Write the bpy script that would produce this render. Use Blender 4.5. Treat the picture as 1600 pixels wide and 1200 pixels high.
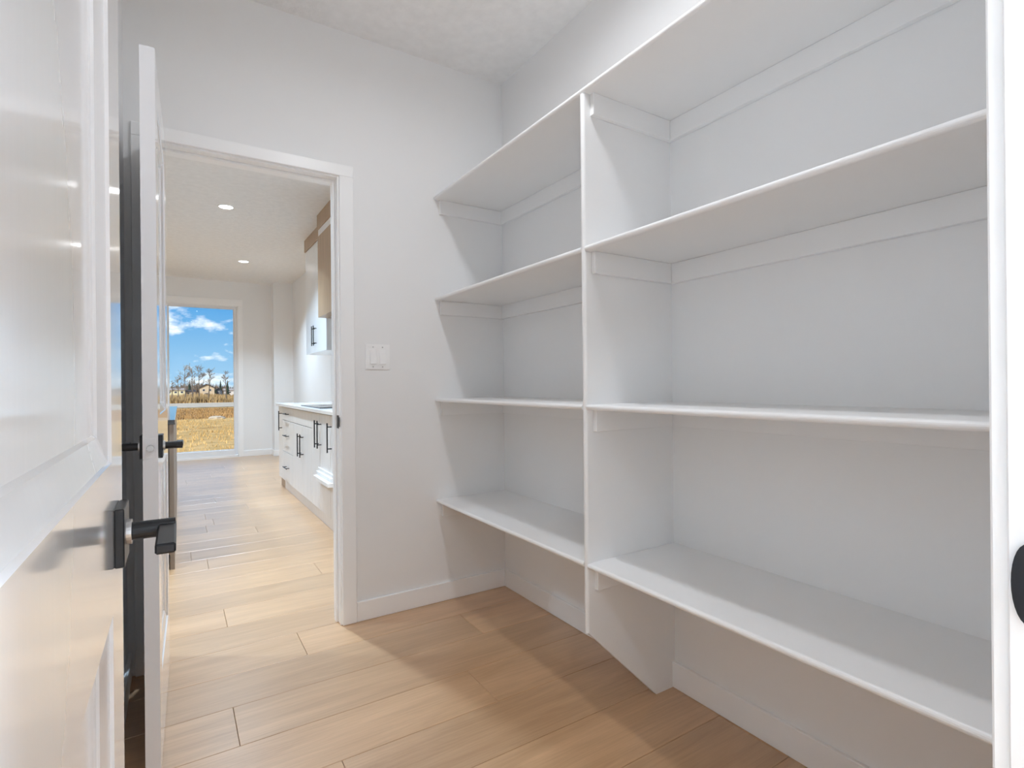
import bpy, bmesh, math, random
from mathutils import Vector, Matrix
random.seed(7)
R = math.radians
scn = bpy.context.scene
for o in list(bpy.data.objects):
    bpy.data.objects.remove(o)
COL = scn.collection

# ---------------------------------------------------------------- camera
CAM_H = 1.1019
cd = bpy.data.cameras.new('camera')
cd.sensor_fit = 'HORIZONTAL'; cd.sensor_width = 36.0
cd.lens = 36.0 * 834.43 / 1600.0
cd.clip_start = 0.01; cd.clip_end = 2000
cam = bpy.data.objects.new('camera', cd); COL.objects.link(cam)
yaw, pitch, roll = R(32.33), R(0.0136), R(-0.528)
fw = Vector((math.sin(yaw) * math.cos(pitch), math.cos(yaw) * math.cos(pitch), math.sin(pitch)))
rt = Vector((math.cos(yaw), -math.sin(yaw), 0)); up = rt.cross(fw)
rt2 = rt * math.cos(roll) + up * math.sin(roll); up2 = up * math.cos(roll) - rt * math.sin(roll)
m = Matrix((rt2, up2, -fw)).transposed().to_4x4(); m.translation = (0, 0, CAM_H)
cam.matrix_world = m
scn.camera = cam

# ---------------------------------------------------------------- exposure, world, sun
vs = scn.view_settings
vs.view_transform = 'Standard'; vs.look = 'None'; vs.gamma = 1.0; vs.use_curve_mapping = False
vs.exposure = 0.0
scn.cycles.max_bounces = 11; scn.cycles.diffuse_bounces = 8; scn.cycles.glossy_bounces = 6
scn.cycles.transparent_max_bounces = 12
scn.cycles.sample_clamp_indirect = 6.0
scn.cycles.caustics_reflective = False; scn.cycles.caustics_refractive = False
try:
    scn.cycles.use_denoising = True
    scn.cycles.use_adaptive_sampling = True; scn.cycles.adaptive_threshold = 0.03
except Exception:
    pass

PANTRY_W, HALL_W, KITCHEN_W = 10.2, 11.5, 33.5      # lamp powers (W)
SUN_W, SKY_W = 4.8, 1.0

w = bpy.data.worlds.new('sky'); scn.world = w; w.use_nodes = True
nt = w.node_tree; nt.nodes.clear()
def N(t, kind, **kw):
    n = t.nodes.new(kind)
    for k, v in kw.items():
        if k.startswith('i_'):
            key = k[2:]
            n.inputs[int(key) if key.isdigit() else key.replace('_', ' ')].default_value = v
        else:
            setattr(n, k, v)
    return n
out = N(nt, 'ShaderNodeOutputWorld'); bg = N(nt, 'ShaderNodeBackground')
tc = N(nt, 'ShaderNodeTexCoord'); sep = N(nt, 'ShaderNodeSeparateXYZ')
nt.links.new(tc.outputs['Generated'], sep.inputs[0])
ramp = N(nt, 'ShaderNodeValToRGB')
e = ramp.color_ramp.elements
e[0].position = 0.0; e[0].color = (0.42, 0.69, 0.94, 1)
e[1].position = 1.0; e[1].color = (0.03, 0.12, 0.45, 1)
x = e.new(0.06); x.color = (0.29, 0.59, 0.92, 1)
x = e.new(0.13); x.color = (0.125, 0.43, 0.86, 1)
x = e.new(0.40); x.color = (0.07, 0.27, 0.70, 1)
nt.links.new(sep.outputs['Z'], ramp.inputs[0])
mp = N(nt, 'ShaderNodeMapping'); mp.inputs['Scale'].default_value = (1, 1, 2.2); mp.inputs['Location'].default_value = (28.77, 14.91, 0.03)
nt.links.new(tc.outputs['Generated'], mp.inputs[0])
cn = N(nt, 'ShaderNodeTexNoise'); cn.inputs['Scale'].default_value = 17.0; cn.inputs['Detail'].default_value = 7.0; cn.inputs['Roughness'].default_value = 0.55
nt.links.new(mp.outputs[0], cn.inputs['Vector'])
cr = N(nt, 'ShaderNodeValToRGB'); cr.color_ramp.elements[0].position = 0.52; cr.color_ramp.elements[1].position = 0.68
nt.links.new(cn.outputs['Fac'], cr.inputs[0])
mx = N(nt, 'ShaderNodeMixRGB'); mx.inputs[2].default_value = (1.25, 1.27, 1.3, 1)
nt.links.new(cr.outputs[0], mx.inputs[0]); nt.links.new(ramp.outputs[0], mx.inputs[1])
nt.links.new(mx.outputs[0], bg.inputs[0]); bg.inputs[1].default_value = SKY_W
nt.links.new(bg.outputs[0], out.inputs[0])

sl = bpy.data.lights.new('sun', 'SUN'); sl.energy = SUN_W; sl.angle = R(0.53); sl.color = (1.0, 0.95, 0.86)
so = bpy.data.objects.new('sun', sl); COL.objects.link(so); so.location = (-20, -20, 40)
so.rotation_euler = Vector((0.55, 0.75, -0.72)).to_track_quat('-Z', 'Y').to_euler()

# ---------------------------------------------------------------- materials
def mat(name, col, rough=0.5, metal=0.0, spec=0.5, coat=0.0, bump=None, vary=None):
    """procedural principled material; bump=(scale(x,y,z), detail, strength, distance); vary=(scale, amount)"""
    mt = bpy.data.materials.new(name); mt.use_nodes = True
    t = mt.node_tree; b = t.nodes['Principled BSDF']
    b.inputs['Base Color'].default_value = (*col, 1); b.inputs['Roughness'].default_value = rough
    b.inputs['Metallic'].default_value = metal; b.inputs['Specular IOR Level'].default_value = spec
    b.inputs['Coat Weight'].default_value = coat; b.inputs['Coat Roughness'].default_value = 0.1
    c = N(t, 'ShaderNodeTexCoord')
    if bump:
        mpn = N(t, 'ShaderNodeMapping'); mpn.inputs['Scale'].default_value = bump[0]
        t.links.new(c.outputs['Object'], mpn.inputs[0])
        n = N(t, 'ShaderNodeTexNoise'); n.inputs['Scale'].default_value = 1.0; n.inputs['Detail'].default_value = bump[1]
        t.links.new(mpn.outputs[0], n.inputs['Vector'])
        bn = N(t, 'ShaderNodeBump'); bn.inputs['Strength'].default_value = bump[2]; bn.inputs['Distance'].default_value = bump[3]
        t.links.new(n.outputs['Fac'], bn.inputs['Height']); t.links.new(bn.outputs[0], b.inputs['Normal'])
    v = vary or (6.0, 0.03)
    n2 = N(t, 'ShaderNodeTexNoise'); n2.inputs['Detail'].default_value = 3.0
    if isinstance(v[0], tuple):
        m2 = N(t, 'ShaderNodeMapping'); m2.inputs['Scale'].default_value = v[0]
        t.links.new(c.outputs['Object'], m2.inputs[0]); t.links.new(m2.outputs[0], n2.inputs['Vector']); n2.inputs['Scale'].default_value = 1.0
    else:
        t.links.new(c.outputs['Object'], n2.inputs['Vector']); n2.inputs['Scale'].default_value = v[0]
    r = N(t, 'ShaderNodeValToRGB')
    r.color_ramp.elements[0].position = 0.3; r.color_ramp.elements[1].position = 0.7
    r.color_ramp.elements[0].color = (*[max(0, k * (1 - v[1])) for k in col], 1)
    r.color_ramp.elements[1].color = (*[min(1, k * (1 + v[1])) for k in col], 1)
    t.links.new(n2.outputs['Fac'], r.inputs[0]); t.links.new(r.outputs[0], b.inputs['Base Color'])
    return mt

M = {}
M['wall'] = mat('wall_paint', (0.835, 0.835, 0.835), 0.55, bump=((260, 260, 260), 2, 0.12, 0.0006), vary=(1.5, 0.012))
M['ceiling'] = mat('ceiling_texture', (0.845, 0.84, 0.835), 0.8, bump=((38, 38, 38), 4, 0.7, 0.004), vary=(20, 0.03))
M['trim'] = mat('trim_paint', (0.90, 0.90, 0.90), 0.33, bump=((90, 90, 90), 2, 0.05, 0.0005), vary=(3, 0.01))
M['shelf'] = mat('shelf_paint', (0.85, 0.85, 0.85), 0.38, bump=((140, 140, 140), 2, 0.06, 0.0004), vary=(3, 0.012))
M['door'] = mat('door_paint', (0.79, 0.79, 0.81), 0.18, coat=1.0, bump=((70, 70, 6), 3, 0.10, 0.0006), vary=(3, 0.01))
M['black'] = mat('black_metal', (0.012, 0.013, 0.016), 0.35, metal=0.3, vary=(30, 0.1))
M['steel'] = mat('satin_steel', (0.55, 0.55, 0.56), 0.3, metal=1.0, vary=(40, 0.05))
M['plastic'] = mat('white_plastic', (0.90, 0.90, 0.90), 0.3, vary=(20, 0.01))
M['vinyl'] = mat('window_vinyl', (0.80, 0.81, 0.83), 0.35, vary=(8, 0.01))
M['cabinet'] = mat('pale_cabinet', (0.80, 0.775, 0.75), 0.35, bump=((60, 60, 4), 3, 0.12, 0.0006), vary=((45, 45, 2.0), 0.05))
M['whitecab'] = mat('white_cabinet', (0.84, 0.84, 0.84), 0.3, vary=(5, 0.01))
M['oak'] = mat('oak_veneer', (0.42, 0.29, 0.18), 0.4, bump=((70, 70, 3), 3, 0.1, 0.0005), vary=((50, 50, 2.2), 0.16))
M['taupe'] = mat('taupe_panel', (0.19, 0.145, 0.11), 0.4, vary=((50, 50, 2.2), 0.15))
M['quartz'] = mat('white_quartz', (0.83, 0.83, 0.83), 0.15, vary=(9, 0.02))
M['glassblack'] = mat('black_glass', (0.015, 0.016, 0.017), 0.12, vary=(9, 0.05))
M['darkstone'] = mat('dark_stone', (0.03, 0.028, 0.027), 0.06, spec=0.8, vary=(12, 0.3))
M['sub'] = mat('subfloor', (0.10, 0.07, 0.045), 0.8)

def wood():
    mt = bpy.data.materials.new('oak_plank'); mt.use_nodes = True
    t = mt.node_tree; b = t.nodes['Principled BSDF']; L = t.links.new
    c = N(t, 'ShaderNodeTexCoord'); oi = N(t, 'ShaderNodeObjectInfo')
    off = N(t, 'ShaderNodeVectorMath', operation='SCALE'); off.inputs[0].default_value = (37, 91, 13)
    L(oi.outputs['Random'], off.inputs['Scale'])
    add = N(t, 'ShaderNodeVectorMath', operation='ADD'); L(c.outputs['Object'], add.inputs[0]); L(off.outputs[0], add.inputs[1])
    m1 = N(t, 'ShaderNodeMapping'); m1.inputs['Scale'].default_value = (1.1, 9.0, 1.0); L(add.outputs[0], m1.inputs[0])
    n1 = N(t, 'ShaderNodeTexNoise'); n1.inputs['Scale'].default_value = 1.6; n1.inputs['Detail'].default_value = 6; n1.inputs['Roughness'].default_value = 0.6; n1.inputs['Distortion'].default_value = 0.9
    L(m1.outputs[0], n1.inputs['Vector'])
    m2 = N(t, 'ShaderNodeMapping'); m2.inputs['Scale'].default_value = (4.0, 150.0, 1.0); L(add.outputs[0], m2.inputs[0])
    n2 = N(t, 'ShaderNodeTexNoise'); n2.inputs['Scale'].default_value = 1.0; n2.inputs['Detail'].default_value = 4
    L(m2.outputs[0], n2.inputs['Vector'])
    r1 = N(t, 'ShaderNodeValToRGB'); e = r1.color_ramp.elements
    e[0].position = 0.28; e[0].color = (0.44, 0.255, 0.125, 1); e[1].position = 0.72; e[1].color = (0.62, 0.388, 0.215, 1)
    L(n1.outputs['Fac'], r1.inputs[0])
    r2 = N(t, 'ShaderNodeValToRGB'); e = r2.color_ramp.elements
    e[0].position = 0.3; e[0].color = (0.86, 0.84, 0.82, 1); e[1].position = 0.6; e[1].color = (1, 1, 1, 1)
    L(n2.outputs['Fac'], r2.inputs[0])
    mu = N(t, 'ShaderNodeMixRGB', blend_type='MULTIPLY'); mu.inputs[0].default_value = 0.8
    L(r1.outputs[0], mu.inputs[1]); L(r2.outputs[0], mu.inputs[2])
    tone = N(t, 'ShaderNodeMapRange'); tone.inputs['To Min'].default_value = 0.88; tone.inputs['To Max'].default_value = 1.10
    L(oi.outputs['Random'], tone.inputs['Value'])
    hs = N(t, 'ShaderNodeHueSaturation'); L(tone.outputs[0], hs.inputs['Value']); L(mu.outputs[0], hs.inputs['Color'])
    L(hs.outputs[0], b.inputs['Base Color'])
    b.inputs['Roughness'].default_value = 0.38; b.inputs['Coat Weight'].default_value = 1.0; b.inputs['Coat Roughness'].default_value = 0.3; b.inputs['Coat IOR'].default_value = 1.6
    bn = N(t, 'ShaderNodeBump'); bn.inputs['Strength'].default_value = 0.18; bn.inputs['Distance'].default_value = 0.0008
    L(n2.outputs['Fac'], bn.inputs['Height']); L(bn.outputs[0], b.inputs['Normal'])
    return mt
M['wood'] = wood()

def emis(name, col, s):
    mt = bpy.data.materials.new(name); mt.use_nodes = True
    t = mt.node_tree; t.nodes.clear()
    o = N(t, 'ShaderNodeOutputMaterial'); em = N(t, 'ShaderNodeEmission')
    em.inputs[0].default_value = (*col, 1); em.inputs[1].default_value = s
    t.links.new(em.outputs[0], o.inputs[0]); return mt
M['lens'] = emis('lamp_lens', (0.95, 0.97, 1.0), 22.0)

def glass():
    mt = bpy.data.materials.new('window_glass'); mt.use_nodes = True
    t = mt.node_tree; t.nodes.clear()
    o = N(t, 'ShaderNodeOutputMaterial'); tr = N(t, 'ShaderNodeBsdfTransparent'); gl = N(t, 'ShaderNodeBsdfGlossy')
    tr.inputs[0].default_value = (0.96, 0.98, 0.98, 1); gl.inputs['Roughness'].default_value = 0.01
    fr = N(t, 'ShaderNodeFresnel'); fr.inputs[0].default_value = 1.2
    ms = N(t, 'ShaderNodeMixShader'); t.links.new(fr.outputs[0], ms.inputs[0]); t.links.new(tr.outputs[0], ms.inputs[1]); t.links.new(gl.outputs[0], ms.inputs[2])
    t.links.new(ms.outputs[0], o.inputs[0]); return mt
M['glass'] = glass()

# ---------------------------------------------------------------- helpers
ORG = {}
def link(name, me, material, parent=None, loc=None, smooth=False):
    if material: me.materials.append(material)
    if smooth:
        for p in me.polygons: p.use_smooth = True
    o = bpy.data.objects.new(name, me); COL.objects.link(o)
    if parent:
        o.parent = parent; ORG[o.name] = ORG[parent.name]
    else:
        ORG[o.name] = Vector((0, 0, 0))
    return o
def obj(name, bm, material, parent=None, smooth=False, local=False):
    """bmesh in world coordinates -> mesh object; under a parent the coordinates are made relative to the parent thing's base"""
    if parent and not local: bmesh.ops.translate(bm, verts=bm.verts, vec=-ORG[parent.name])
    bmesh.ops.recalc_face_normals(bm, faces=bm.faces)
    me = bpy.data.meshes.new(name); bm.to_mesh(me); bm.free()
    return link(name, me, material, parent, smooth=smooth)
def thing(name, loc, label=None, cat=None, group=None, kind=None, rotz=0.0):
    o = bpy.data.objects.new(name, None); COL.objects.link(o); o.location = loc; o.rotation_euler = (0, 0, rotz)
    o.empty_display_size = 0.1
    ORG[o.name] = Vector(loc)
    return tag(o, label, cat, group, kind)
def tag(o, label=None, cat=None, group=None, kind=None):
    if label: o['label'] = label
    if cat: o['category'] = cat
    if group: o['group'] = group
    if kind: o['kind'] = kind
    return o
def box(x0, x1, y0, y1, z0, z1, bev=0.0, seg=1, bm=None):
    b = bmesh.new()
    v = [b.verts.new((x, y, z)) for x in (x0, x1) for y in (y0, y1) for z in (z0, z1)]
    for f in ((0, 1, 3, 2), (4, 6, 7, 5), (0, 4, 5, 1), (2, 3, 7, 6), (0, 2, 6, 4), (1, 5, 7, 3)):
        b.faces.new([v[i] for i in f])
    if bev:
        bmesh.ops.bevel(b, geom=list(b.edges), offset=bev, segments=seg, affect='EDGES', profile=0.5)
    if bm is None: return b
    me = bpy.data.meshes.new('tmp'); b.to_mesh(me); b.free(); bm.from_mesh(me); bpy.data.meshes.remove(me); return bm
def boxes(lst, bev=0.0):
    bm = bmesh.new()
    for q in lst: box(*q, bev=bev, bm=bm)
    return bm
def prism(poly, axis, a, b, bev=0.0):
    """extrude a closed polygon along an axis; poly holds the other two coordinates in xyz order"""
    bm = bmesh.new()
    def P(p, t):
        return {'x': (t, p[0], p[1]), 'y': (p[0], t, p[1]), 'z': (p[0], p[1], t)}[axis]
    n = len(poly)
    A = [bm.verts.new(P(p, a)) for p in poly]; B = [bm.verts.new(P(p, b)) for p in poly]
    bm.faces.new(A); bm.faces.new(B[::-1])
    for i in range(n): bm.faces.new((A[i], A[(i + 1) % n], B[(i + 1) % n], B[i]))
    if bev: bmesh.ops.bevel(bm, geom=list(bm.edges), offset=bev, segments=1, affect='EDGES')
    return bm
def cyl(p, q, r, n=16, r2=None, bm=None):
    bm = bm or bmesh.new(); p = Vector(p); q = Vector(q); d = (q - p).normalized()
    u = d.orthogonal().normalized(); v = d.cross(u); r2 = r if r2 is None else r2
    A = [bm.verts.new(p + (u * math.cos(2 * math.pi * i / n) + v * math.sin(2 * math.pi * i / n)) * r) for i in range(n)]
    B = [bm.verts.new(q + (u * math.cos(2 * math.pi * i / n) + v * math.sin(2 * math.pi * i / n)) * r2) for i in range(n)]
    for i in range(n): bm.faces.new((A[i], A[(i + 1) % n], B[(i + 1) % n], B[i]))
    bm.faces.new(A[::-1]); bm.faces.new(B); return bm
def halfround(y0, y1, xf, zc, r, n=8, axis='y'):
    """bullnose strip along Y: flat back, round front towards -X"""
    poly = [(xf + r - r * math.sin(math.pi * i / n), zc + r * math.cos(math.pi * i / n)) for i in range(n + 1)]
    return prism(poly, 'y', y0, y1)
def struct(name, bm, material, parent=None, label=None):
    o = obj(name, bm, material, parent)
    if not parent: o['kind'] = 'structure'
    if label: o['label'] = label
    return o

# ---------------------------------------------------------------- the setting: shell
W, D, C = 1.5303, 2.5025, 2.743          # shelf wall, doorway wall, ceiling
LW = -0.156                               # pantry wall behind the doors
FY = 0.155                                # pantry side of the entry wall
KY = 2.6225                               # kitchen side of the doorway wall
FAR, KR, KL = 9.38, 1.62, -2.6
HB, HL, HR = -2.0, -1.4, 1.62
OX0, OX1, OZ = -0.062, 0.640, 2.060       # doorway to the kitchen (between jambs)
EX0, EX1 = -0.102, 0.588                  # entry doorway

fl = struct('floor', box(KL - 0.1, KR + 0.1, HB - 0.1, FAR + 0.1, -0.06, -0.0085), M['sub'], label='light oak plank floor running through the pantry and kitchen')
fl['category'] = 'floor'
PW, PL = 0.2345, 1.83
known = {}
def seam_x(yc):
    for y, xx in ((2.88, 0.199), (2.415, 0.455), (1.94, 0.163), (1.71, 0.944), (4.75, 0.204), (3.82, 0.17)):
        if abs(yc - y) < PW * 0.5: return xx
    return None
full = None
k0 = math.floor((HB - 1.60) / PW); k1 = math.ceil((FAR - 1.60) / PW)
for k in range(k0, k1):
    y0 = 1.60 + k * PW; yc = y0 + PW / 2
    sx = seam_x(yc)
    if sx is None: sx = random.uniform(0, PL)
    xs = sx - PL * 3
    while xs < KR:
        a, b = max(xs, KL), min(xs + PL, KR)
        if b - a > 0.05:
            if abs((b - a) - PL) < 1e-6 and full:
                me = full
            else:
                h = (b - a) / 2 - 0.0006; hw = PW / 2 - 0.0006
                bm = box(-h, h, -hw, hw, -0.008, 0.0)
                top = [ed for ed in bm.edges if all(v.co.z > -0.001 for v in ed.verts)]
                bmesh.ops.bevel(bm, geom=top, offset=0.0012, segments=1, affect='EDGES')
                bmesh.ops.recalc_face_normals(bm, faces=bm.faces)
                me = bpy.data.meshes.new('plank'); bm.to_mesh(me); bm.free(); me.materials.append(M['wood'])
                if abs((b - a) - PL) < 1e-6: full = me
            o = bpy.data.objects.new('plank', me); COL.objects.link(o); o.parent = fl
            o.location = ((a + b) / 2, yc, 0)
        xs += PL

struct('ceiling', box(KL - 0.15, KR + 0.15, HB - 0.15, FAR + 0.15, C, C + 0.12), M['ceiling'])
struct('wall_right', box(W, W + 0.14, 0.0, D, 0, C), M['wall'])
struct('wall_left', box(LW - 0.12, LW, FY, D, 0, C), M['wall'])
JT = 0.016
struct('wall_back', boxes([(KL - 0.12, OX0 - JT, D, KY, 0, C), (OX1 + JT, KR + 0.1, D, KY, 0, C), (OX0 - JT, OX1 + JT, D, KY, OZ + JT, C)]), M['wall'])
struct('wall_front', boxes([(HL - 0.12, EX0 - JT, 0.035, FY, 0, C), (EX1 + JT, KR + 0.1, 0.035, FY, 0, C), (EX0 - JT, EX1 + JT, 0.035, FY, OZ + JT, C)]), M['wall'])
struct('wall_hall_left', box(HL - 0.12, HL, HB, 0.035, 0, C), M['wall'])
struct('wall_hall_right', box(HR, HR + 0.12, HB, 0.035, 0, C), M['wall'])
struct('wall_hall_rear', box(HL - 0.12, HR + 0.12, HB - 0.12, HB, 0, C), M['wall'])
struct('wall_kitchen_right', box(KR, KR + 0.12, KY, FAR, 0, C), M['wall'])
struct('wall_kitchen_left', box(KL - 0.12, KL, KY, FAR, 0, C), M['wall'])
WX0, WX1, WZ0, WZ1 = -0.98, 0.855, 0.02, 2.365
struct('wall_far', boxes([(KL - 0.12, WX0, FAR, FAR + 0.16, 0, C), (WX1, KR + 0.12, FAR, FAR + 0.16, 0, C), (WX0, WX1, FAR, FAR + 0.16, WZ1, C), (WX0, WX1, FAR, FAR + 0.16, -0.05, WZ0)]), M['wall'])
struct('wall_far_column', box(1.335, KR, 9.13, FAR, 0, C), M['wall'])

BB, BT = 0.092, 0.013
def base(name, x0, x1, y0, y1):
    o = struct(name, box(x0, x1, y0, y1, 0, BB, bev=0.002), M['trim']); return o
CW, CT = 0.0645, 0.015
base('baseboard_back', 0.7125, W, D - BT, D)
base('baseboard_right', W - BT, W, FY, D - BT)
base('baseboard_left', LW, LW + BT, FY, D)
base('baseboard_far', WX1 + 0.06, 1.335, FAR - BT, FAR)
base('baseboard_column', 1.335, KR, 9.13 - BT, 9.13)
base('baseboard_column_side', 1.335 - BT, 1.335, 9.13 - BT, FAR - BT)
base('baseboard_hall', EX1 + 0.1, HR, 0.035 - BT, 0.035)

# ---------------------------------------------------------------- door frames
def frame(name, x0, x1, yroom, yfar, label, cl0=CW, cr1=CW):
    """jambs, stops and flat casing on both sides; the door closes flush with the yroom side"""
    s = 1 if yfar > yroom else -1
    f = thing(name, ((x0 + x1) / 2, (yroom + yfar) / 2, 0), label, None, None, 'structure')
    ya, yb = min(yroom, yfar), max(yroom, yfar)
    ya -= 0.002; yb += 0.002
    for a, b in ((x0 - JT, x0), (x1, x1 + JT)):
        obj('jamb', box(a, b, ya, yb, 0, OZ + JT, bev=0.0015), M['trim'], f)
    obj('jamb', box(x0, x1, ya, yb, OZ, OZ + JT, bev=0.001), M['trim'], f)
    s0, s1 = sorted((yroom + s * 0.042, yroom + s * 0.078))
    obj('door_stop', box(x0, x0 + 0.010, s0, s1, 0, OZ, bev=0.002), M['trim'], f)
    obj('door_stop', box(x1 - 0.010, x1, s0, s1, 0, OZ, bev=0.002), M['trim'], f)
    obj('door_stop', box(x0 + 0.010, x1 - 0.010, s0, s1, OZ - 0.010, OZ, bev=0.002), M['trim'], f)
    for yw, sg in ((yroom, -s), (yfar, s)):
        c0, c1 = sorted((yw, yw + sg * CT))
        rv = 0.007
        obj('casing', box(x0 - rv - cl0, x0 - rv, c0, c1, 0, OZ + rv, bev=0.002), M['trim'], f)
        obj('casing', box(x1 + rv, x1 + rv + cr1, c0, c1, 0, OZ + rv, bev=0.002), M['trim'], f)
        obj('casing', box(x0 - rv - cl0, x1 + rv + cr1, c0, c1, OZ + rv, OZ + rv + 0.052, bev=0.002), M['trim'], f)
    return f
f1 = frame('trim_1', OX0, OX1, D, KY, 'white door casing and jambs around the opening to the kitchen', cl0=0.064)
st = obj('strike_plate', boxes([(OX1 - 0.0015, OX1, D - 0.001, D + 0.034, 0.905, 0.965), (OX1 - 0.0015, OX1 + 0.001, D - 0.009, D - 0.001, 0.913, 0.957)], bev=0.0004), M['black'], f1)
st['label'] = 'black strike plate'
f2 = frame('trim_2', EX0, EX1, FY, 0.035, 'white door jamb beside the camera with a black strike plate')
# strike plate with a rounded lip on the entry jamb
bm = box(EX1 - 0.0012, EX1, FY - 0.060, FY - 0.014, 0.898, 0.972, bev=0.0004)
lip = []
n = 14
for i in range(n + 1):
    a = -math.pi / 2 + math.pi * i / n
    lip.append((FY - 0.012 + 0.0105 * math.cos(a), 0.935 + 0.033 * math.sin(a)))
lipbm = prism([(FY - 0.02, 0.902)] + lip + [(FY - 0.02, 0.968)], 'x', EX1 - 0.0045, EX1 - 0.0015)
me = bpy.data.meshes.new('t'); lipbm.to_mesh(me); lipbm.free(); bm.from_mesh(me)
st = obj('strike_plate', bm, M['black'], f2); st['label'] = 'black strike plate'

# ---------------------------------------------------------------- doors
def door_leaf(wd, ht, t, panels, prof):
    """stile and rail frame with sloped sticking on both faces; local: x along the width, y thickness 0..t, z up"""
    bm = bmesh.new()
    xs = sorted({0, wd} | {p[0] for p in panels} | {p[1] for p in panels})
    zs = sorted({0, ht} | {p[2] for p in panels} | {p[3] for p in panels})
    for y, s in ((0, 1), (t, -1)):
        for i in range(len(xs) - 1):
            for j in range(len(zs) - 1):
                a, b, c, d = xs[i], xs[i + 1], zs[j], zs[j + 1]
                if any(p[0] <= a and p[1] >= b and p[2] <= c and p[3] >= d for p in panels):
                    ring = None
                    for ins, dep in prof:
                        v = [bm.verts.new(q) for q in ((a + ins, y + s * dep, c + ins), (b - ins, y + s * dep, c + ins), (b - ins, y + s * dep, d - ins), (a + ins, y + s * dep, d - ins))]
                        if ring:
                            for k in range(4): bm.faces.new((ring[k], ring[(k + 1) % 4], v[(k + 1) % 4], v[k]))
                        ring = v
                else:
                    bm.faces.new([bm.verts.new(q) for q in ((a, y, c), (b, y, c), (b, y, d), (a, y, d))])
    for q in (((0, 0, 0), (0, t, 0), (0, t, ht), (0, 0, ht)), ((wd, 0, 0), (wd, t, 0), (wd, t, ht), (wd, 0, ht)),
              ((0, 0, 0), (wd, 0, 0), (wd, t, 0), (0, t, 0)), ((0, 0, ht), (wd, 0, ht), (wd, t, ht), (0, t, ht))):
        bm.faces.new([bm.verts.new(v) for v in q])
    bmesh.ops.remove_doubles(bm, verts=bm.verts, dist=1e-5)
    return bm
PROF = [(0, 0), (0.002, 0.0035), (0.030, 0.0095), (0.034, 0.0125)]
def lever(parent, x, y, z, s, dirx):
    """square rosette, round neck, flat lever; s = side of the leaf, dirx = which way the lever points"""
    def Y(a): return y + s * a
    bm = bmesh.new()
    cyl((x, Y(0.012), z), (x, Y(0.058), z), 0.0105, 20, bm=bm)
    x0, x1 = sorted((x - dirx * 0.011, x + dirx * 0.105)); y0, y1 = sorted((Y(0.040), Y(0.059)))
    box(x0, x1, y0, y1, z - 0.0055, z + 0.0055, bev=0.002, bm=bm)
    lv = obj('lever_handle', bm, M['black'], parent, local=True); lv['label'] = 'black lever handle'
    y0, y1 = sorted((Y(0.0), Y(0.0095)))
    obj('rosette', box(x - 0.033, x + 0.033, y0, y1, z - 0.033, z + 0.033, bev=0.0012), M['black'], lv, local=True)
    obj('collar', cyl((x, Y(0.0095), z), (x, Y(0.0145), z), 0.0145, 24), M['steel'], lv, local=True)
    return lv
def make_door(name, loc, rotz, wd, label, flip):
    """origin at the hinge pivot on the floor; leaf along local +x, thickness local 0..t towards +y (flip: towards -y)"""
    t, ht = 0.036, 2.043
    d = thing(name, loc, label, None, None, 'structure', rotz); d['category'] = 'door'
    ORG[d.name] = Vector((0, 0, 0))
    pan = [(0.118, wd - 0.118, 0.24, 0.853 - 0.012), (0.118, wd - 0.118, 1.020 - 0.012, ht - 0.118)]
    def place(o):
        if flip: o.scale.y = -1
        return o
    root = d
    y0 = 0.003
    bm = door_leaf(wd, ht, t, pan, PROF); bmesh.ops.translate(bm, verts=bm.verts, vec=(0.003, y0, 0.012))
    if flip: bmesh.ops.scale(bm, verts=bm.verts, vec=(1, -1, 1))
    leaf = obj('leaf', bm, M['door'], d, local=True)
    for p in pan:
        a, b = sorted((y0 + 0.0125, y0 + t - 0.0125))
        if flip: a, b = -b, -a
        obj('panel', box(p[0] + 0.03, p[1] - 0.03, a - 0.0004, b + 0.0004, p[2] + 0.012 + 0.030, p[3] + 0.012 - 0.030), M['door'], d, local=True)
    sg = -1 if flip else 1
    hx = wd + 0.003 - 0.070
    lever(d, hx, sg * (y0 + t), 0.932, sg, -1)
    lever(d, hx, sg * y0, 0.932, -sg, -1)
    ex = wd + 0.003
    yc = sg * (y0 + t / 2)
    lp = obj('latch_plate', box(ex - 0.001, ex + 0.0008, yc - 0.0125, yc + 0.0125, 0.932 - 0.028, 0.932 + 0.028, bev=0.0003), M['door'], d, local=True)
    bt = obj('latch_bolt', cyl((ex - 0.002, yc, 0.932), (ex + 0.009, yc, 0.932), 0.0098, 8, r2=0.0088), M['steel'], lp, local=True)
    for z in (0.25, 1.03, 1.82):
        obj('hinge', cyl((0.0, 0.0, z - 0.044), (0.0, 0.0, z + 0.044), 0.0055, 12), M['black'], d, local=True)
    return d
# kitchen doorway door: hinge at the left jamb, opened a little past a right angle into the pantry
make_door('door_1', (OX0 + 0.001, D - 0.006, 0), R(-91.4), 0.694, 'white two-panel door opened off the kitchen doorway, edge with latch towards us', False)
# entry door: hinge beside the camera, standing open along the left side
make_door('door_2', (EX0 + 0.001, FY + 0.006, 0), R(89.6), 0.682, 'large glossy white panel door beside the camera with black lever handle', True)

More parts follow.
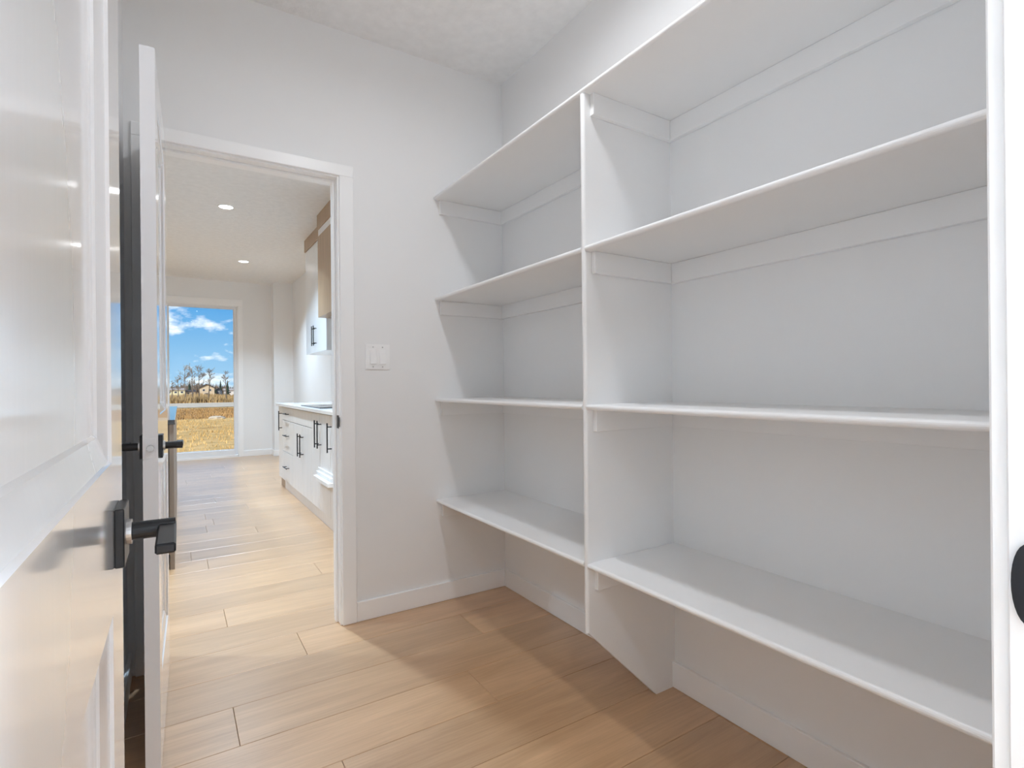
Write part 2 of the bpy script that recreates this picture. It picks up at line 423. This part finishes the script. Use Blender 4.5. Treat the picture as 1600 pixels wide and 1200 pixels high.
# ---------------------------------------------------------------- built-in shelving
XS = 1.1209; TH = 0.0175; RN = TH / 2
TOPS = [2.0595, 1.5465, 1.0335, 0.5206]
DV0, DV1 = 1.3285, 1.3475
sh = thing('pantry_shelving', (W, 1.33, 0), 'white built-in pantry shelving of four levels with a tall centre divider', 'shelving')
zt = TOPS[0] - TH
dv = obj('divider', prism([(XS + 0.008, zt), (W, zt), (W, BB + 0.0005), (W - BT - 0.0005, BB + 0.0005), (W - BT - 0.0005, 0), (1.433, 0), (XS + 0.008, 0.292)], 'y', DV0, DV1), M['shelf'], sh)
poly = [(XS + 0.0095 - 0.0095 * math.sin(math.pi * i / 8), (DV0 + DV1) / 2 + 0.0095 * math.cos(math.pi * i / 8)) for i in range(9)]
obj('divider_nosing', prism(poly, 'z', 0.294, zt - 0.002), M['shelf'], dv)
def shelf(y0, y1, zt, ends):
    b = obj('shelf', box(XS + RN, W - 0.0005, y0, y1, zt - TH, zt), M['shelf'], sh)
    obj('nosing', halfround(y0, y1, XS, zt - RN, RN), M['shelf'], b)
    zb = zt - TH
    segs = [(y0, y1)] if ends != 'both' else [(FY, DV0), (DV1, D)]
    for a, c in segs:
        obj('back_cleat', box(W - 0.0185, W - 0.0005, a + 0.0005, c - 0.0005, zb - 0.071, zb - 0.0003, bev=0.0012), M['shelf'], b)
        for yy in ((a, a + 0.018), (c - 0.018, c)):
            obj('side_cleat', box(XS + 0.030, W - 0.019, yy[0] + 0.0004, yy[1] - 0.0004, zb - 0.071, zb - 0.0003, bev=0.0012), M['shelf'], b)
    return b
shelf(FY + 0.0006, D - 0.0006, TOPS[0], 'both')
for z in TOPS[1:]:
    shelf(DV1 + 0.0004, D - 0.0006, z, 'one')
    shelf(FY + 0.0006, DV0 - 0.0004, z, 'one')

# ---------------------------------------------------------------- light switch
sw = thing('light_switch', (0.8235, D, 1.237), 'white double rocker light switch plate on the wall beside the kitchen doorway', 'light switch')
pb = prism([(0.7635, 1.176), (0.8835, 1.176), (0.8835, 1.298), (0.7635, 1.298)], 'y', D - 0.006, D - 0.0003)
fr = [ed for ed in pb.edges if all(v.co.y < D - 0.005 for v in ed.verts)]
bmesh.ops.bevel(pb, geom=fr, offset=0.003, segments=2, affect='EDGES')
pl = obj('plate', pb, M['plastic'], sw)
for xc in (0.8005, 0.8465):
    obj('rocker_frame', boxes([(xc - 0.0172, xc - 0.0155, D - 0.0072, D - 0.0055, 1.203, 1.271), (xc + 0.0155, xc + 0.0172, D - 0.0072, D - 0.0055, 1.203, 1.271)]), M['plastic'], sw)
    obj('rocker', prism([(D - 0.0055, 1.204), (D - 0.0125, 1.2045), (D - 0.0064, 1.270), (D - 0.0055, 1.270)], 'x', xc - 0.0148, xc + 0.0148), M['plastic'], sw)
    for z in (1.190, 1.284):
        obj('screw', cyl((xc, D - 0.0055, z), (xc, D - 0.0068, z), 0.0032, 12), M['steel'], pl)

# ---------------------------------------------------------------- lamps
def lamp(parent, loc, size, power, color=(0.90, 0.935, 0.985), spread=168):
    l = bpy.data.lights.new('bulb', 'AREA'); l.shape = 'DISK'; l.size = size; l.energy = power; l.color = color
    l.spread = R(spread)
    o = bpy.data.objects.new('bulb', l); COL.objects.link(o); o.parent = parent
    o.location = Vector(loc) - ORG[parent.name]
    return o
def ring(c, r0, r1, z0, z1, n=32):
    bm = bmesh.new()
    pts = [(r0, z1), (r0, z0 + 0.001), ((r0 + r1) / 2, z0), (r1, z1 - 0.001), (r1, z1)]
    rows = [[bm.verts.new((c[0] + r * math.cos(2 * math.pi * i / n), c[1] + r * math.sin(2 * math.pi * i / n), z)) for i in range(n)] for r, z in pts]
    for a, b in zip(rows, rows[1:]):
        for i in range(n): bm.faces.new((a[i], a[(i + 1) % n], b[(i + 1) % n], b[i]))
    return bm
def downlight(x, y, label, r, power, group=None, color=(0.90, 0.935, 0.985), spread=168):
    d = thing('downlight', (x, y, C), label, 'ceiling light', group)
    obj('trim_ring', ring((x, y), r, r + 0.016, C - 0.006, C), M['plastic'], d, smooth=True)
    obj('lens', cyl((x, y, C - 0.0015), (x, y, C - 0.0003), r, 32), M['lens'], d)
    lamp(d, (x, y, C - 0.008), r * 1.9, power, color, spread)
    return d
KC = (0.615, 0.81, 1.0)
downlight(0.413, 5.50, 'round recessed downlight in the kitchen ceiling, nearer of the two seen through the doorway', 0.056, KITCHEN_W, 'kitchen downlights', KC, 114)
downlight(0.783, 7.79, 'round recessed downlight in the kitchen ceiling, farther one towards the window', 0.056, KITCHEN_W, 'kitchen downlights', KC, 114)
for x, y, lb in ((-1.25, 3.4, 'round recessed downlight in the kitchen ceiling left of the doorway'),
                 (0.413, 3.4, 'round recessed downlight in the kitchen ceiling just inside the doorway'),
                 (-1.25, 5.50, 'round recessed downlight in the kitchen ceiling above the island'),
                 (-1.25, 7.79, 'round recessed downlight in the kitchen ceiling behind the open door')):
    downlight(x, y, lb, 0.056, KITCHEN_W, 'kitchen downlights', KC, 114)
downlight(0.73, 1.17, 'round flush ceiling light above the pantry floor', 0.075, PANTRY_W)
downlight(-0.35, -1.05, 'round flush ceiling light in the hall behind the entry doorway, the farther one', 0.075, HALL_W, None, (0.76, 0.885, 1.0))
downlight(1.25, -0.22, 'added fill lamp on the hall ceiling just outside the entry doorway, out of view', 0.075, HALL_W * 13.0, None, (0.69, 0.85, 1.0))  # added unseen lamp: brightens the hall so soft fill bounces into the pantry

# ---------------------------------------------------------------- kitchen window
wn = thing('window_1', ((WX0 + WX1) / 2, FAR, 0), 'tall white-framed window overlooking a dry field at the far end of the kitchen', None, None, 'structure')
y0, y1 = FAR + 0.035, FAR + 0.115
fw_ = 0.055
for q in ((WX0, WX0 + fw_, WZ0, WZ1), (WX1 - fw_, WX1, WZ0, WZ1)):
    obj('frame', box(q[0], q[1], y0, y1, q[2], q[3], bev=0.003), M['vinyl'], wn)
obj('frame', box(WX0 + fw_, WX1 - fw_, y0, y1, WZ1 - 0.045, WZ1, bev=0.003), M['vinyl'], wn)
obj('frame', box(WX0 + fw_, WX1 - fw_, y0 - 0.03, y1, WZ0, WZ0 + 0.095, bev=0.003), M['vinyl'], wn)
mxx = (-0.13, -0.065)
obj('mullion', box(mxx[0], mxx[1], y0 + 0.005, y1, WZ0 + 0.095, WZ1 - 0.045, bev=0.003), M['vinyl'], wn)
for a, b in ((WX0 + fw_, mxx[0]), (mxx[1], WX1 - fw_)):
    obj('pane', box(a, b, y0 + 0.036, y0 + 0.042, WZ0 + 0.095, WZ1 - 0.045), M['glass'], wn)
    obj('glazing_bead', boxes([(a, a + 0.008, y0 + 0.02, y0 + 0.036, WZ0 + 0.095, WZ1 - 0.045), (b - 0.008, b, y0 + 0.02, y0 + 0.036, WZ0 + 0.095, WZ1 - 0.045),
                               (a + 0.008, b - 0.008, y0 + 0.02, y0 + 0.036, WZ1 - 0.053, WZ1 - 0.045), (a + 0.008, b - 0.008, y0 + 0.02, y0 + 0.036, WZ0 + 0.095, WZ0 + 0.103)]), M['vinyl'], wn)
for q in ((WX0 - 0.062, WX0 + 0.002, 0, WZ1), (WX1 - 0.002, WX1 + 0.062, 0, WZ1), (WX0 - 0.062, WX1 + 0.062, WZ1, WZ1 + 0.095)):
    obj('casing', box(q[0], q[1], FAR - 0.015, FAR - 0.0003, q[2], q[3], bev=0.002), M['trim'], wn)
for a, b, c, d in ((WX0, WX0 + 0.012, WZ0, WZ1), (WX1 - 0.012, WX1, WZ0, WZ1), (WX0, WX1, WZ1 - 0.012, WZ1), (WX0, WX1, WZ0, WZ0 + 0.012)):
    obj('liner', box(a, b, FAR - 0.001, y0, c, d), M['trim'], wn)

# ---------------------------------------------------------------- kitchen cabinets on the right
FX = 0.987
def bar_pull(parent, p, q, out=(-1, 0, 0)):
    """round bar pull with two posts; p, q = bar ends on the face plane, out = away from the face"""
    p, q, n = Vector(p), Vector(q), Vector(out) * 0.032
    bm = cyl(p + n, q + n, 0.0052, 10)
    for t in (0.13, 0.87):
        a = p.lerp(q, t); cyl(a, a + n, 0.0045, 8, bm=bm)
    h = obj('handle', bm, M['black'], parent); h['label'] = 'black bar handle'; return h
def front(parent, kind, ya, yb, za, zb, material=None):
    g = 0.003
    return obj(kind, box(FX, FX + 0.019, ya + g, yb - g, za + g, zb - g, bev=0.001), material or M['cabinet'], parent)
def base_cab(ya, yb, label):
    c = thing('base_cabinet', (1.30, (ya + yb) / 2, 0), label, 'cabinet', 'base cabinets along the kitchen wall')
    obj('carcass', box(FX + 0.0195, KR - 0.001, ya, yb, 0.10, 0.885), M['cabinet'], c)
    obj('toe_kick', box(FX + 0.024, KR - 0.001, ya, yb, 0.0005, 0.0998), M['oak'] if ya > 6.1 else M['cabinet'], c)
    return c
ZB, Z1, Z2, Z3 = 0.10, 0.881, 0.742, 0.412
c = base_cab(6.205, 6.44, 'narrow pale pull-out base cabinet at the window end of the run, one vertical handle')
d = front(c, 'door', 6.205, 6.44, ZB, Z1); bar_pull(d, (FX, 6.235, 0.835), (FX, 6.235, 0.625))
obj('end_panel', box(FX + 0.0195, KR - 0.001, 6.4405, 6.455, 0.10, 0.885), M['cabinet'], c)
c = base_cab(5.588, 6.204, 'pale base cabinet of three drawers with horizontal handles near the window end')
for a, b, zh in ((Z2, Z1, 0.815), (Z3, Z2, 0.590), (ZB, Z3, 0.262)):
    d = front(c, 'drawer', 5.588, 6.204, a, b); bar_pull(d, (FX, 5.80, zh), (FX, 6.00, zh))
c = base_cab(4.745, 5.587, 'pale base cabinet under the cooktop with a plain top front over two doors')
front(c, 'false_front', 4.745, 5.587, Z2, Z1)
d = front(c, 'door', 5.150, 5.587, ZB, Z2); bar_pull(d, (FX, 5.215, 0.665), (FX, 5.215, 0.455))
d = front(c, 'door', 4.745, 5.150, ZB, Z2); bar_pull(d, (FX, 5.105, 0.665), (FX, 5.105, 0.455))
c = base_cab(4.12, 4.744, 'pale base cabinet with two tall doors right of the cooktop cabinet')
d = front(c, 'door', 4.452, 4.744, ZB, Z1); bar_pull(d, (FX, 4.500, 0.825), (FX, 4.500, 0.605))
d = front(c, 'door', 4.12, 4.452, ZB, Z1); bar_pull(d, (FX, 4.405, 0.825), (FX, 4.405, 0.605))
obj('ledge', boxes([(FX - 0.058, FX - 0.0005, 3.96, 4.43, 0.366, 0.396), (FX - 0.030, FX - 0.0005, 4.0, 4.46, 0.3965, 0.424), (FX - 0.012, FX - 0.0005, 4.0, 4.48, 0.4245, 0.448)], bev=0.002), M['cabinet'], c)
c = base_cab(3.20, 4.119, 'pale base cabinet nearest the doorway jamb, only one black handle of it showing')
d = front(c, 'door', 3.66, 4.119, ZB, Z1); bar_pull(d, (FX, 4.075, 0.825), (FX, 4.075, 0.605))
d = front(c, 'door', 3.20, 3.66, ZB, Z1); bar_pull(d, (FX, 3.245, 0.825), (FX, 3.245, 0.605))
ct = obj('countertop', box(FX - 0.026, KR - 0.0005, 3.18, 6.475, 0.8865, 0.915, bev=0.002), M['quartz'])
tag(ct, 'white stone countertop along the pale base cabinets', 'countertop')
ck = thing('cooktop', (1.27, 4.96, 0.915), 'black glass cooktop set into the white countertop', 'cooktop')
obj('glass_top', box(1.015, 1.50, 4.57, 5.35, 0.9153, 0.9225, bev=0.002), M['glassblack'], ck)
for (x_, y_, r_) in ((1.14, 4.77, 0.09), (1.14, 5.15, 0.075), (1.37, 4.77, 0.075), (1.37, 5.15, 0.09)):
    obj('burner_ring', ring((x_, y_), r_ - 0.003, r_, 0.9226, 0.9229), M['steel'], ck)
bs = tag(obj('backsplash', box(KR - 0.011, KR - 0.0004, 3.18, 6.455, 0.9155, 1.455), M['quartz']), 'plain white backsplash panel between countertop and wall cabinets', 'backsplash')

UX = 1.27
u = thing('wall_cabinet', (1.44, 5.9, 1.455), 'tall white wall cabinet with black handles and an oak top rail', 'cabinet')
obj('carcass', box(UX + 0.02, KR - 0.0005, 5.41, 6.36, 1.455, 2.611), M['whitecab'], u)
for a, b, yh in ((5.41, 5.885, 5.845), (5.885, 6.36, 5.925)):
    d = obj('door', box(UX, UX + 0.0195, a + 0.0015, b - 0.0015, 1.455, 2.61, bev=0.001), M['whitecab'], u)
    bar_pull(d, (UX, yh, 1.735), (UX, yh, 1.525))
obj('top_rail', box(UX - 0.012, KR - 0.0005, 5.41, 6.362, 2.6115, C - 0.0005), M['oak'], u)
hd = thing('range_hood', (1.40, 4.86, 1.76), 'oak-clad range hood cover above the cooktop with a white band near the ceiling', 'range hood')
HX = 1.18
obj('cover', box(HX, KR - 0.0005, 4.38, 5.345, 1.76, 2.535), M['oak'], hd)
obj('band', box(HX + 0.004, KR - 0.0005, 4.384, 5.335, 2.5355, 2.6), M['whitecab'], hd)
obj('top_rail', box(HX - 0.004, KR - 0.0005, 4.376, 5.349, 2.6005, C - 0.0005), M['oak'], hd)
obj('filter', box(HX + 0.08, KR - 0.08, 4.48, 5.24, 1.752, 1.7598), M['steel'], hd)

# ---------------------------------------------------------------- island behind the open door
isl = thing('kitchen_island', (-0.008, 3.84, 0), 'dark taupe kitchen island with a dark polished top, mostly hidden behind the open door', 'kitchen island', rotz=R(-0.5))
ORG[isl.name] = Vector((0, 0, 0))
obj('body', box(-1.0, 0.0, 0.0, 2.68, 0.09, 0.875), M['taupe'], isl, local=True)
obj('toe_kick', box(-0.94, -0.06, 0.06, 2.62, 0.0005, 0.0898), M['taupe'], isl, local=True)
obj('end_panel', box(-0.02, 0.004, -0.012, 2.69, 0.0005, 0.876), M['taupe'], isl, local=True)
ti = obj('top', box(-1.03, 0.012, -0.025, 2.705, 0.8765, 0.905, bev=0.002), M['darkstone'], isl, local=True)
for k, (za, zb) in enumerate(((0.70, 0.868), (0.42, 0.695), (0.10, 0.415))):
    dr = obj('drawer', box(-0.62, -0.024, -0.018, -0.0005, za, zb, bev=0.001), M['taupe'], isl, local=True)
    bm = cyl((-0.46, -0.05, zb - 0.06), (-0.18, -0.05, zb - 0.06), 0.0052, 10)
    for t in (-0.42, -0.22): cyl((t, -0.018, zb - 0.06), (t, -0.05, zb - 0.06), 0.0045, 8, bm=bm)
    obj('handle', bm, M['black'], dr, local=True)

# ---------------------------------------------------------------- outside
def gz(d):
    pts = [(8, -0.62), (20, -0.9), (100, -2.26), (150, -2.83), (200, -3.2), (330, -4.1), (500, -4.6), (900, -5.0)]
    for (a, za), (b, zb) in zip(pts, pts[1:]):
        if d <= b: return za + (zb - za) * (d - a) / (b - a)
    return -5.0
def field_mat():
    mt = bpy.data.materials.new('dry_grass'); mt.use_nodes = True
    t = mt.node_tree; b = t.nodes['Principled BSDF']; L = t.links.new
    c = N(t, 'ShaderNodeTexCoord')
    m1 = N(t, 'ShaderNodeMapping'); m1.inputs['Scale'].default_value = (0.05, 0.16, 1); L(c.outputs['Object'], m1.inputs[0])
    n1 = N(t, 'ShaderNodeTexNoise'); n1.inputs['Scale'].default_value = 1.0; n1.inputs['Detail'].default_value = 8; n1.inputs['Roughness'].default_value = 0.65; L(m1.outputs[0], n1.inputs['Vector'])
    r = N(t, 'ShaderNodeValToRGB'); e = r.color_ramp.elements
    e[0].position = 0.34; e[0].color = (0.38, 0.215, 0.085, 1); e[1].position = 0.62; e[1].color = (0.80, 0.55, 0.24, 1)
    k = e.new(0.46); k.color = (0.66, 0.43, 0.17, 1)
    L(n1.outputs['Fac'], r.inputs[0])
    n2 = N(t, 'ShaderNodeTexNoise'); n2.inputs['Scale'].default_value = 1.6; n2.inputs['Detail'].default_value = 6; L(c.outputs['Object'], n2.inputs['Vector'])
    r2 = N(t, 'ShaderNodeValToRGB'); r2.color_ramp.elements[0].position = 0.3; r2.color_ramp.elements[0].color = (0.62, 0.62, 0.55, 1); r2.color_ramp.elements[1].position = 0.6
    L(n2.outputs['Fac'], r2.inputs[0])
    mu = N(t, 'ShaderNodeMixRGB', blend_type='MULTIPLY'); mu.inputs[0].default_value = 0.8; L(r.outputs[0], mu.inputs[1]); L(r2.outputs[0], mu.inputs[2])
    L(mu.outputs[0], b.inputs['Base Color']); b.inputs['Roughness'].default_value = 0.95; b.inputs['Specular IOR Level'].default_value = 0.1
    return mt
M['field'] = field_mat()
M['brown_grass'] = mat('tall_brown_grass', (0.40, 0.24, 0.10), 0.95, spec=0.1, vary=(0.5, 0.35))
M['road'] = mat('pale_gravel', (0.60, 0.53, 0.41), 0.95, spec=0.1, vary=(0.4, 0.12))
M['earth'] = mat('pale_earth', (0.55, 0.47, 0.36), 0.95, spec=0.1, vary=(0.8, 0.15))
M['bark'] = mat('grey_bark', (0.17, 0.135, 0.105), 0.9, spec=0.1, vary=(2, 0.2))
M['twig'] = mat('bare_twigs', (0.26, 0.21, 0.165), 0.9, spec=0.1, vary=(2, 0.2))
M['spruce'] = mat('spruce_needles', (0.035, 0.05, 0.035), 0.9, spec=0.1, vary=(1.5, 0.4))
M['brush'] = mat('dry_brush', (0.42, 0.29, 0.14), 0.95, spec=0.1, vary=(0.3, 0.4))
M['treeline'] = mat('far_treeline', (0.17, 0.125, 0.09), 0.95, spec=0.1, vary=(0.2, 0.3))
M['hs_yellow'] = mat('cream_siding', (0.72, 0.66, 0.42), 0.8, vary=(0.5, 0.05))
M['hs_peach'] = mat('peach_siding', (0.62, 0.45, 0.30), 0.8, vary=(0.5, 0.05))
M['hs_tan'] = mat('tan_siding', (0.60, 0.48, 0.34), 0.8, vary=(0.5, 0.05))
M['hs_blue'] = mat('slate_siding', (0.08, 0.095, 0.12), 0.8, vary=(0.5, 0.1))
M['hs_white'] = mat('white_siding', (0.70, 0.66, 0.64), 0.8, vary=(0.5, 0.05))
M['roof'] = mat('dark_shingles', (0.06, 0.052, 0.05), 0.9, vary=(1, 0.2))
M['roof_light'] = mat('grey_shingles', (0.40, 0.36, 0.33), 0.9, vary=(1, 0.1))
M['darkpane'] = mat('dark_house_window', (0.06, 0.07, 0.09), 0.15, vary=(1, 0.1))

bm = bmesh.new()
ds = [9.0, 12, 16, 20, 28, 40, 55, 70, 85, 100, 125, 150, 175, 200, 265, 330, 500, 900]
rows = []
for d_ in ds:
    hw = 20 + d_ * 1.2
    rows.append([bm.verts.new((-hw + 2 * hw * i / 30, d_ + 0.6, gz(d_) + (random.uniform(-0.06, 0.06) if 12 < d_ < 90 else 0))) for i in range(31)])
for a, b in zip(rows, rows[1:]):
    for i in range(30): bm.faces.new((a[i], a[i + 1], b[i + 1], b[i]))
fo = struct('field_ground', bm, M['field']); fo['label'] = 'open field of dry golden grass outside the window'
def strip(name, d0, d1, lift, m_, label, hw=120):
    bm = bmesh.new(); n = 24; nd = 4
    g = [[bm.verts.new((-hw + 2 * hw * i / n, d0 + (d1 - d0) * j / nd + 0.6 * math.sin(i * 1.7) * (1 if j in (0, nd) else 0), gz(d0 + (d1 - d0) * j / nd) + lift)) for i in range(n + 1)] for j in range(nd + 1)]
    for a, b in zip(g, g[1:]):
        for i in range(n): bm.faces.new((a[i], a[i + 1], b[i + 1], b[i]))
    o = struct(name, bm, m_); o['label'] = label; return o
strip('road', 100, 150, 0.06, M['road'], 'pale gravel road crossing behind the field')
# tall brown grass, brush and far woods: blades nobody could count
def blades(name, n, d0, d1, xw, h0, h1, wd, m_, label, seed, clump=0):
    rnd = random.Random(seed); vs_, fs_ = [], []
    for i in range(n):
        d_ = rnd.uniform(d0, d1); x_ = rnd.uniform(*xw) * d_ / d1; z_ = gz(d_)
        h = rnd.uniform(h0, h1) * (0.7 + 0.5 * (0.5 + 0.5 * math.sin(x_ * clump)) if clump else 1)
        a = rnd.uniform(0, 6.28); ww = wd * rnd.uniform(0.6, 1.4); k = len(vs_)
        lx, ly = rnd.uniform(-0.3, 0.3) * h, rnd.uniform(-0.3, 0.3) * h
        for t in range(3):
            vs_.append((x_ + ww * math.cos(a + 2.094 * t), d_ + ww * math.sin(a + 2.094 * t), z_ - 0.05))
        vs_.append((x_ + lx, d_ + ly, z_ + h))
        fs_ += [(k, k + 1, k + 3), (k + 1, k + 2, k + 3), (k + 2, k, k + 3)]
    me = bpy.data.meshes.new(name); me.from_pydata(vs_, [], fs_)
    o = link(name, me, m_); return tag(o, label, name.replace('_', ' '), None, 'stuff')
blades('brown_grass', 11000, 48, 84, (-18, 24), 0.12, 0.34, 0.10, M['brown_grass'], 'band of taller brown grass across the field', 3)
blades('grass_tufts', 3500, 18, 47, (-7, 12), 0.05, 0.14, 0.045, M['field'], 'short dry tufts scattered over the near field', 4)
blades('roadside_brush', 9000, 153, 160, (-40, 55), 0.5, 1.7, 0.16, M['brush'], 'dry brown brush along the far side of the road', 5, 0.35)
blades('house_brush', 6000, 215, 300, (-60, 90), 0.6, 2.2, 0.22, M['brush'], 'dry brush growing in front of the houses', 9, 0.2)
blades('distant_woods', 7000, 430, 520, (-150, 190), 4.0, 8.0, 0.6, M['treeline'], 'low dark line of leafless woods on the horizon', 6, 0.1)
# mound of pale earth
bm = bmesh.new(); rn = random.Random(8)
bmesh.ops.create_icosphere(bm, subdivisions=3, radius=1)
for v in bm.verts:
    v.co *= 1 + rn.uniform(-0.12, 0.12); v.co.x *= 0.6; v.co.y *= 0.5; v.co.z *= 0.20
bmesh.ops.translate(bm, verts=bm.verts, vec=(2.75, 46.5, gz(46.5) + 0.05))
tag(obj('earth_mound', bm, M['earth']), 'low mound of pale earth lying in the middle of the field', 'mound')

def house(name, x, y, wd, dp, eave, ridge, m_, rm, label, axis='x', wins=()):
    z = gz(y) - 0.3
    h = thing(name, (x, y, z), label, 'house', 'houses beyond the field')
    obj('walls', box(x - wd / 2, x + wd / 2, y, y + dp, z, z + eave), m_, h)
    if axis == 'x':   # gable faces the camera
        obj('gable', prism([(x - wd / 2, z + eave), (x + wd / 2, z + eave), (x, z + ridge)], 'y', y + 0.05, y + dp - 0.05), m_, h)
        t = 0.35
        for s in (-1, 1):
            p = [(x, z + ridge), (x + s * (wd / 2 + 0.6), z + eave - 0.6 * (ridge - eave) / (wd / 2)), (x + s * (wd / 2 + 0.6), z + eave - 0.6 * (ridge - eave) / (wd / 2) + t), (x, z + ridge + t)]
            obj('roof', prism(p, 'y', y - 0.5, y + dp + 0.5), rm, h)
    else:
        p = [(y - 0.5, z + eave), (y + dp / 2, z + ridge), (y + dp + 0.5, z + eave), (y + dp + 0.5, z + eave - 0.2), (y - 0.5, z + eave - 0.2)]
        obj('roof', prism(p, 'x', x - wd / 2 - 0.5, x + wd / 2 + 0.5), rm, h)
    for wx, wz, ww, wh in wins:
        f = obj('window', box(x + wx - ww / 2, x + wx + ww / 2, y - 0.08, y + 0.02, z + wz, z + wz + wh), M['hs_white'], h)
        obj('pane', box(x + wx - ww / 2 + 0.12, x + wx + ww / 2 - 0.12, y - 0.12, y - 0.081, z + wz + 0.12, z + wz + wh - 0.12), M['darkpane'], f)
    return h
HY = 330
house('house', 0.5, HY, 8.6, 9, 4.1, 5.0, M['hs_yellow'], M['roof_light'], 'cream yellow house at the left edge of the window view', 'y', ((-2.6, 2.3, 1.3, 1.1), (0.2, 2.3, 1.3, 1.1), (3.0, 2.3, 1.3, 1.1)))
house('house', 7.5, HY + 6, 4.2, 8, 3.1, 4.0, M['hs_peach'], M['roof'], 'low peach coloured house between two larger houses', 'y', ((-1.0, 1.6, 1.1, 1.0), (1.0, 1.6, 1.1, 1.0)))
house('house', 14.6, HY - 8, 6.8, 10, 4.9, 6.7, M['hs_tan'], M['roof'], 'large tan house with a dark gabled roof', 'x', ((-1.5, 3.2, 1.2, 1.2), (1.4, 3.2, 1.2, 1.2), (0, 1.0, 2.4, 1.4)))
house('house', 20.7, HY + 4, 3.4, 7, 3.4, 4.6, M['hs_blue'], M['roof'], 'dark slate blue house beside the tan house', 'x', ((0.2, 2.1, 0.9, 0.9),))
house('house', 26.9, HY + 10, 5.6, 8, 3.6, 4.6, M['hs_white'], M['roof_light'], 'small white house at the right edge of the window view', 'y', ((-0.8, 1.9, 2.2, 0.9),))

def bare_tree(x, y, ht, seed, label, spread=1.0, trunk=0.18):
    rnd = random.Random(seed); z = gz(y)
    t = thing('bare_tree', (x, y, z), label, 'tree', 'bare trees beyond the road')
    tb = bmesh.new(); wb = bmesh.new()
    p = Vector((x, y, z - 0.1)); pts = [p.copy()]; n = 7
    for i in range(n):
        p = p + Vector((rnd.uniform(-0.12, 0.12), rnd.uniform(-0.12, 0.12), ht / n)); pts.append(p.copy())
    for i in range(n):
        cyl(pts[i], pts[i + 1], trunk * (1 - i / n) + 0.03, 5, r2=trunk * (1 - (i + 1) / n) + 0.03, bm=tb)
    def grow(p, d, ln, r, depth):
        q = p + d * ln
        cyl(p, q, r, 3, r2=r * 0.6, bm=wb)
        if depth <= 0: return
        for k in range(rnd.choice((3, 3, 4))):
            a = p.lerp(q, rnd.uniform(0.35, 1.0))
            nd = (d + Vector((rnd.uniform(-0.8, 0.8), rnd.uniform(-0.8, 0.8), rnd.uniform(-0.25, 0.7)))).normalized()
            grow(a, nd, ln * rnd.uniform(0.5, 0.75), r * 0.62, depth - 1)
    for i in range(15):
        u = rnd.uniform(0.42, 1.0); k = min(n - 1, int(u * n)); a = pts[k].lerp(pts[k + 1], u * n - k)
        an = rnd.uniform(0, 6.28)
        d = Vector((math.cos(an), math.sin(an), rnd.uniform(0.5, 1.3))).normalized()
        grow(a, d, ht * 0.135 * spread * (1.35 - 0.55 * u), 0.06, 3)
    obj('trunk', tb, M['bark'], t); obj('branches', wb, M['twig'], t)
for x_, y_, h_, s_, sp, lb in (
        (1.00, 190, 7.4, 11, 0.7, 'slim bare tree in front of the cream yellow house'),
        (2.74, 180, 9.4, 12, 1.0, 'tall bare tree just right of the cream yellow house'),
        (4.35, 172, 9.2, 13, 0.95, 'tall bare tree in front of the peach house'),
        (6.30, 182, 9.2, 14, 1.1, 'broad bare tree at the left end of the dark gabled roof'),
        (7.72, 165, 8.4, 15, 0.9, 'bare tree with a dark trunk in front of the tan house'),
        (13.52, 185, 9.2, 16, 0.7, 'thin bare tree in front of the small white house'),
        (-0.66, 200, 6.0, 17, 0.7, 'short bare tree at the left edge of the window view'),
        ):
    bare_tree(x_, y_, h_, s_, lb, sp)
def spruce(x, y, ht, label):
    z = gz(y); t = thing('spruce', (x, y, z), label, 'tree', 'dark spruces among the houses')
    obj('trunk', cyl((x, y, z), (x, y, z + ht * 0.9), 0.18, 6, r2=0.05), M['bark'], t)
    bm = bmesh.new(); rnd = random.Random(int(x * 10))
    for k in range(7):
        z0 = z + ht * (0.08 + 0.125 * k); r_ = ht * 0.17 * (1 - k / 8.0) * rnd.uniform(0.85, 1.15)
        cyl((x, y, z0), (x, y, z0 + ht * 0.24), r_, 9, r2=0.03, bm=bm)
    obj('crown', bm, M['spruce'], t)
for x_, y_, h_, lb in (
        (7.36, 352, 8.6, 'dark spruce standing behind the peach house'),
        (18.37, 318, 4.4, 'low dark spruce between the tan and slate blue houses'),
        (22.77, 352, 8.6, 'dark spruce rising behind the slate blue house'),
        (24.08, 322, 8.2, 'dark spruce between the slate blue and white houses'),
        ):
    spruce(x_, y_, h_, lb)
